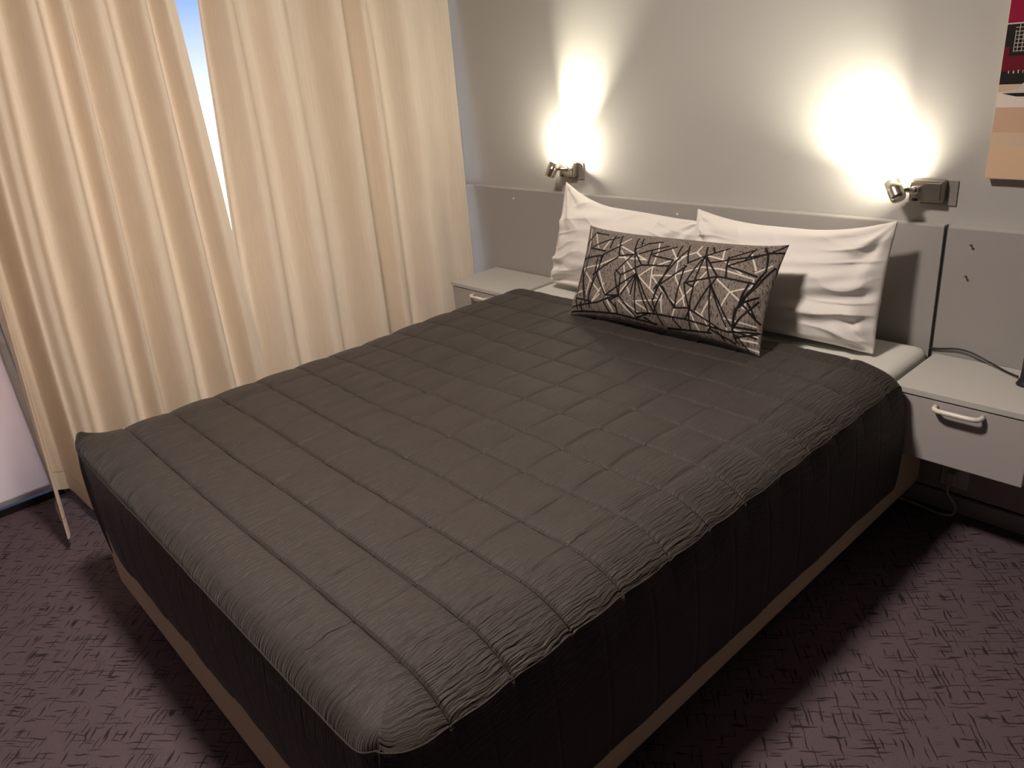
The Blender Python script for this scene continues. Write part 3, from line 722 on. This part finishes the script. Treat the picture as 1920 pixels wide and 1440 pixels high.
# ------------------------------------------------------------------ patterned cushion
B_SEG = [(230,240,360,120),(360,120,470,135),(320,240,560,150),(320,240,460,265),(320,200,295,300),(225,315,430,300),(430,300,590,215),(580,140,570,300),(530,140,500,240),(710,155,700,255),(750,160,750,215),(705,250,800,200),(800,200,900,180),(570,300,690,290),(690,290,540,420),(560,310,330,440),(400,300,300,550),(700,260,760,375),(740,285,960,215),(760,375,970,380),(850,300,1000,330),(1010,330,830,640),(840,255,815,370),(840,290,1020,220),(540,410,580,450),(580,450,760,375),(700,250,712,450),(530,430,540,600),(580,450,540,610),(712,440,430,600),(365,430,430,600),(430,600,545,605),(545,605,450,640),(712,440,560,600),(712,440,650,740),(712,440,690,560),(712,450,760,760),(720,450,805,740),(712,440,640,600),(1060,210,1040,300),(1115,205,1130,355),(1130,355,1265,290),(1120,380,850,560),(1110,250,860,550),(1265,290,1255,215),(1265,290,1110,510),(1265,290,1175,540),(1265,290,1320,520),(1265,290,1375,460),(1375,460,1110,510),(1375,460,1330,520),(1110,510,1175,545),(1300,215,1320,255),(1270,290,1420,220),(1440,300,1440,460),(1310,350,1720,270),(1440,310,1600,240),(1620,225,1570,315),(1450,370,1680,280),(1450,375,1660,450),(1375,460,1640,505),(1680,215,1720,270),(1720,270,1715,410),(1720,270,1840,205),(1720,265,1840,262),(1715,410,1530,670),(1320,520,1150,720),(1320,520,1240,860),(1320,520,1420,830),(1320,520,1380,840),(1175,545,1110,720),(1110,380,1000,690),(1100,510,1110,700),(920,540,990,700),(900,530,1000,700),(985,705,1120,705),(910,590,800,740),(1110,720,1050,790),(1600,510,1530,670),(1600,510,1430,850),(1770,380,1520,690),(1660,640,1430,850),(1660,610,1540,660),(220,360,160,600),(220,360,250,600),(215,360,240,640),(300,300,220,480),(220,240,230,310),(270,620,340,480),(340,480,440,300),(160,600,290,640),(440,620,500,700),(500,660,490,740),(545,610,640,770),(650,740,760,740),(760,740,1050,790),(820,640,830,830),(100,660,340,650),(340,650,540,600),(100,690,480,740),(480,740,780,820),(640,770,760,740),(700,770,760,820),(1050,790,1380,880),(860,850,1230,890),(1110,700,1060,860),(1120,720,1330,870),(940,770,980,850),(1230,860,1400,960),(1380,880,1620,870),(1430,830,1420,950),(1420,920,1600,880),(1540,660,1640,800),(1580,640,1620,760),(1490,700,1430,850),(160,600,155,680),(200,640,190,700),(290,560,260,680),(400,650,420,720),(250,300,160,470),(430,300,380,420),(880,540,830,640),(1430,840,1600,850),(1420,870,1590,910),(1440,900,1490,1000),(1290,880,1320,940),(1250,840,1210,880)]
W_SEG = [(235,385,400,370),(400,370,560,310),(560,310,690,322),(690,322,800,335),(235,385,380,570),(380,370,430,580),(430,580,460,740),(430,510,300,640),(580,220,800,335),(590,260,640,350),(640,350,700,430),(730,460,890,650),(730,460,850,390),(850,390,1180,265),(850,390,815,560),(660,650,880,645),(660,650,780,740),(910,590,870,740),(840,455,1000,455),(1000,455,1250,385),(1250,385,1400,400),(1400,400,1640,470),(990,240,1050,340),(1190,265,1260,330),(1050,340,1030,470),(1030,470,1080,600),(1080,600,1080,690),(1370,480,1530,640),(1600,540,1460,580),(1460,580,1370,700),(1290,420,1190,530),(1190,530,1000,690),(1310,620,1200,750),(1200,750,1230,860),(1340,600,1380,860),(1380,780,1610,825),(880,190,890,260),(890,260,850,390),(560,220,650,160),(310,100,290,280),(360,130,400,240),(1190,260,1210,210),(1390,230,1400,330),(1600,260,1650,400),(1640,470,1560,680),(510,160,440,260),(110,570,250,550),(250,600,300,480),(610,380,620,520),(620,520,640,610),(620,520,560,580),(840,460,920,580),(920,580,1000,670),(1280,290,1400,320),(1400,320,1550,430),(530,640,620,760),(560,640,700,760),(1110,730,1130,880),(1160,730,1280,850),(940,780,1000,700),(1440,860,1600,900),(1450,930,1590,940),(1470,980,1580,1000),(1540,690,1600,720),(1650,420,1750,360),(700,330,740,300),(380,590,300,640),(430,640,460,740),(1100,300,1050,345),(720,250,760,215)]

def homography(src, dst):
    A = []
    for (x, y), (u, v) in zip(src, dst):
        A += [[x, y, 1, 0, 0, 0, -u * x, -u * y], [0, 0, 0, x, y, 1, -v * x, -v * y]]
    h = np.linalg.solve(np.array(A, float), np.array(dst, float).ravel())
    return np.append(h, 1).reshape(3, 3)

def cushion():
    nu, nv = 520, 230
    W, H, T = 0.745, 0.315, 0.150
    u = np.linspace(-1, 1, nu); v = np.linspace(-1, 1, nv)
    U, V = np.meshgrid(u, v)
    Hm = homography([(290, 75), (1845, 200), (60, 705), (1580, 1030)], [(-1, 1), (1, 1), (-1, -1), (1, -1)])
    def tr(segs):
        s = np.array(segs, float)
        out = []
        for a in (s[:, :2], s[:, 2:]):
            p = np.c_[a, np.ones(len(a))] @ Hm.T; out.append(p[:, :2] / p[:, 2:])
        return np.concatenate(out, 1)
    def dist(segs, flipx=False):
        d = np.full(U.shape, 9.0)
        PX = (-U if flipx else U) * W / 2; PY = V * H / 2
        for a, b, c, e in tr(segs):
            ax, ay, bx_, by_ = a * W / 2, b * H / 2, c * W / 2, e * H / 2
            dx, dy = bx_ - ax, by_ - ay; L2 = dx * dx + dy * dy + 1e-9
            t = np.clip(((PX - ax) * dx + (PY - ay) * dy) / L2, 0, 1)
            d = np.minimum(d, np.hypot(PX - ax - t * dx, PY - ay - t * dy))
        return d
    res = []
    for sign in (-1, 1):
        db = dist(B_SEG, sign > 0); dw = dist(W_SEG, sign > 0)
        ab = 1 - np.clip((db - 0.0025) / 0.0009, 0, 1); aw = 1 - np.clip((dw - 0.0017) / 0.0010, 0, 1)
        t = T / 2 * (np.clip(1 - np.abs(U) ** 3.2, 0, 1) ** 0.6) * (np.clip(1 - np.abs(V) ** 2.4, 0, 1) ** 0.6)
        x = U * W / 2 * (1 - 0.05 * (1 - V ** 2)); z = V * H / 2 * (1 - 0.085 * (1 - U ** 4))
        for su in (-1, 1):
            for sv in (-1, 1):
                q = np.clip((U * su - 0.8) / 0.2, 0, 1) ** 2 * np.clip((V * sv - 0.6) / 0.4, 0, 1) ** 2
                x = x - su * 0.001 * q; z = z + sv * 0.002 * q
        edge = np.clip(np.minimum((1 - np.abs(U)) * 2, 1 - np.abs(V)) / 0.18, 0, 1)
        wr = 0.0035 * np.sin(V * 15 + 2 * np.sin(U * 9)) * np.clip((U - 0.72) / 0.2, 0, 1) + 0.003 * vnoise(U * 3, V * 1.2, 21)
        wr += 0.003 * np.sin(U * 60 + 3 * np.sin(U * 7)) * np.clip((-V - 0.62) / 0.3, 0, 1)
        t = t + wr * edge
        res.append((x, sign * t, z, ab, aw))
    n, m = nu, nv
    idx = np.arange(n * m).reshape(m, n)
    border = np.zeros((m, n), bool); border[0] = border[-1] = True; border[:, 0] = border[:, -1] = True
    bidx = np.where(border, idx, idx + n * m)
    fr = np.stack(res[0][:3], -1); fr[border, 1] = 0; bk = np.stack(res[1][:3], -1)
    co = np.concatenate([fr.reshape(-1, 3), bk.reshape(-1, 3)])
    ab = np.concatenate([res[0][3].ravel(), res[1][3].ravel()]); aw = np.concatenate([res[0][4].ravel(), res[1][4].ravel()])
    qf = np.stack([idx[:-1, :-1], idx[:-1, 1:], idx[1:, 1:], idx[1:, :-1]], -1).reshape(-1, 4)
    qb = np.stack([bidx[:-1, :-1], bidx[1:, :-1], bidx[1:, 1:], bidx[:-1, 1:]], -1).reshape(-1, 4)
    q = np.concatenate([qf, qb])
    used = np.unique(q); remap = -np.ones(len(co), int); remap[used] = np.arange(len(used))
    co = co[used]; ab = ab[used]; aw = aw[used]; q = remap[q]
    me = bpy.data.meshes.new('cushion_cover')
    me.from_pydata(co.tolist(), [], q.tolist())
    for k, a in (('print_black', ab), ('print_white', aw)):
        at = me.attributes.new(k, 'FLOAT', 'POINT'); at.data.foreach_set('value', a.astype(np.float32))
    # frame: x axis along the bottom edge, z axis up the leaning face
    ex = Vector((0.735, 0.000, 0.014)).normalized(); ez = Vector((0.02, 0.135, 0.268)); ez = (ez - ex * ez.dot(ex)).normalized(); ey = ez.cross(ex)
    me.transform(Matrix(((ex.x, ey.x, ez.x, 0.080), (ex.y, ey.y, ez.y, -0.425), (ex.z, ey.z, ez.z, 0.710), (0, 0, 0, 1))))
    t = thing('cushion', 'oblong taupe cushion printed with black and white shards, against the pillows', 'cushion', (0.08, -0.45, 0.565))
    o = link_mesh('cushion_cover', me, M['cushion'], smooth=True)
    attach(t, o)
cushion()

# ------------------------------------------------------------------ curtains
def curtain(label, keys, y_end_bot, z0=0.055, z1=2.26, seed=0, amp=0.072, x_mid=-1.385, edge='plain'):
    """keys: (y at the height of the picture's middle, depth -1..1, y shift at the floor)"""
    ky = np.array([k[0] for k in keys]); kd = np.array([k[1] for k in keys]); ks = np.array([k[2] for k in keys])
    nz = 70
    # cosine interpolation between ridges and valleys, with sample density following the fold
    P = []; D = []; S = []
    for i in range(len(ky) - 1):
        m = max(10, int(abs(ky[i + 1] - ky[i]) / 0.004) + int(abs(kd[i + 1] - kd[i]) * 10))
        t = np.linspace(0, 1, m, endpoint=(i == len(ky) - 2))
        s = (1 - np.cos(np.pi * t)) / 2; s = 0.35 * s + 0.65 * (3 * s * s - 2 * s ** 3)
        P.append(ky[i] + (ky[i + 1] - ky[i]) * t); D.append(kd[i] + (kd[i + 1] - kd[i]) * s); S.append(ks[i] + (ks[i + 1] - ks[i]) * t)
    P = np.concatenate(P); D = np.concatenate(D); S = np.concatenate(S)
    Zv = np.concatenate([[z0], np.linspace(z0 + 0.012, z1, nz - 1)])
    Yg = np.repeat(P[None, :], nz, 0); Zg = np.repeat(Zv[:, None], len(P), 1)
    zz = (1.25 - Zg) / 1.25                                  # 0 at eye level, 1 at floor, negative above
    flare = np.clip(zz, -0.6, 1)
    ew = np.clip(np.minimum(Yg - P.min(), P.max() - Yg) / 0.10, 0, 1)
    Yo = Yg + S[None, :] * np.clip(flare, -0.8, 1) + 0.008 * vnoise(Yg * 5, Zg * 0.7, seed) * ew
    Dm = D[None, :] + (0.22 * vnoise(Yg * 4.5, Zg * 0.5, seed + 1) + 0.05 * vnoise(Yg * 12, Zg * 1.0, seed + 2)) * ew
    Xo = x_mid + amp * Dm * (1 + 0.18 * flare)
    n_at = (Yo, Xo)
    o = grid_mesh('cloth', Xo, Yo, Zg, M['curtain'])
    t = thing('curtain', label, 'curtain', (x_mid, float(P.mean()), 0.0), 'beige curtains at the window')
    # heading tape with hooks at the top, stitched hem near the floor
    tape = grid_mesh('heading_tape', np.stack([Xo[-1] + 0.003, Xo[-1] + 0.003]), np.stack([Yo[-1], Yo[-1]]), np.stack([np.full(len(P), z1 - 0.07), np.full(len(P), z1 + 0.004)]), M['curtain'])
    k = int(np.searchsorted(Zv, 0.12))
    hem = grid_mesh('hem_stitch', np.stack([Xo[k] + 0.0016, Xo[k] + 0.0016]), np.stack([Yo[k], Yo[k]]), np.stack([np.full(len(P), Zv[k] - 0.0012), np.full(len(P), Zv[k] + 0.0012)]), M['sew'])
    attach(t, o, tape, hem)
    return t
M['sew'] = mat('curtain_stitch', (0.42, 0.33, 0.22, 1), 0.9, var=(80, (0.38, 0.29, 0.19, 1)))
left_keys = [(-1.955, 1.9, -0.095), (-1.925, -2.4, -0.055), (-1.885, -2.2, -0.055), (-1.835, 0.6, -0.09), (-1.800, 1.1, -0.09), (-1.735, -0.9, -0.09), (-1.668, 1.1, -0.08), (-1.606, -0.35, -0.07),
             (-1.556, 0.75, -0.06), (-1.524, -1.0, -0.055), (-1.455, 0.8, -0.05), (-1.375, -1.0, -0.045), (-1.315, 1.0, -0.035), (-1.268, -0.3, -0.02), (-1.228, 0.9, 0.0), (-1.199, 0.85, 0.006)]
right_keys = [(-1.112, -0.3, -0.11), (-1.075, -1.1, -0.08), (-1.018, 1.0, -0.045), (-0.914, -0.8, -0.04), (-0.82, 0.8, -0.04), (-0.685, -1.0, -0.03), (-0.578, 0.9, -0.03),
              (-0.492, -0.9, -0.02), (-0.436, 0.6, -0.02), (-0.362, -0.6, -0.015), (-0.245, 0.7, -0.01), (-0.12, 0.5, -0.02), (-0.030, 0.8, -0.036)]
curtain('beige curtain hanging on the left beside the white door', left_keys, 0, seed=31, x_mid=-1.375, amp=0.082)
curtain('beige curtain hanging on the right behind the nightstand', right_keys, 0, seed=47, x_mid=-1.415, z0=0.06)
rail = thing('curtain_rail', 'white curtain rail above the window', 'curtain rail', (-1.39, -1.0, 2.28))
attach(rail, box('rail', (-1.41, -2.3, 2.285), (-1.37, -0.02, 2.31), M['white_plastic'], bevel=0.003), box('bracket', (-1.67, -2.0, 2.31), (-1.36, -1.97, 2.325), M['white_plastic']), box('bracket', (-1.67, -0.3, 2.31), (-1.36, -0.27, 2.325), M['white_plastic']))

# ------------------------------------------------------------------ small things on and under the right nightstand
cb = tube('power_cable', bez([(0.7345, -0.040, 0.512), (0.760, -0.042, 0.516), (0.810, -0.046, 0.527), (0.850, -0.052, 0.526), (0.900, -0.062, 0.513), (0.950, -0.085, 0.505), (0.985, -0.11, 0.508)], 8), 0.0028, M['black'], n=8)
tag(cb, 'thin black cable lying along the headboard on the right nightstand', 'cable')
dv = thing('black_stand', 'small black flared stand at the right edge of the nightstand', 'stand', (1.012, -0.128, 0.498))
lathe('stand_base', [(0.0, 0.0), (0.024, 0.0), (0.0245, 0.003), (0.021, 0.008), (0.017, 0.022), (0.0165, 0.04)], M['black'], n=28, parent=dv)
lathe('stand_post', [(0.0165, 0.04), (0.0165, 0.075), (0.013, 0.082), (0.0, 0.083)], M['black'], n=28, parent=dv)
pl = thing('wall_socket', 'white wall socket with plug under the right nightstand', 'socket', (0.855, -0.034, 0.13))
attach(pl, box('socket_plate', (0.815, -0.042, 0.085), (0.890, -0.0345, 0.165), M['white_plastic'], bevel=0.002), box('plug', (0.838, -0.075, 0.105), (0.862, -0.042, 0.145), M['cord_white'], bevel=0.005, seg=3))
wc = tube('white_cord', bez([(0.850, -0.070, 0.106), (0.852, -0.085, 0.085), (0.876, -0.080, 0.045), (0.872, -0.078, 0.012), (0.840, -0.085, 0.0045), (0.78, -0.075, 0.0045), (0.70, -0.070, 0.0045), (0.62, -0.075, 0.0045)], 8), 0.0035, M['cord_white'], n=8)
tag(wc, 'white power cord looping along the floor under the right nightstand', 'cord')
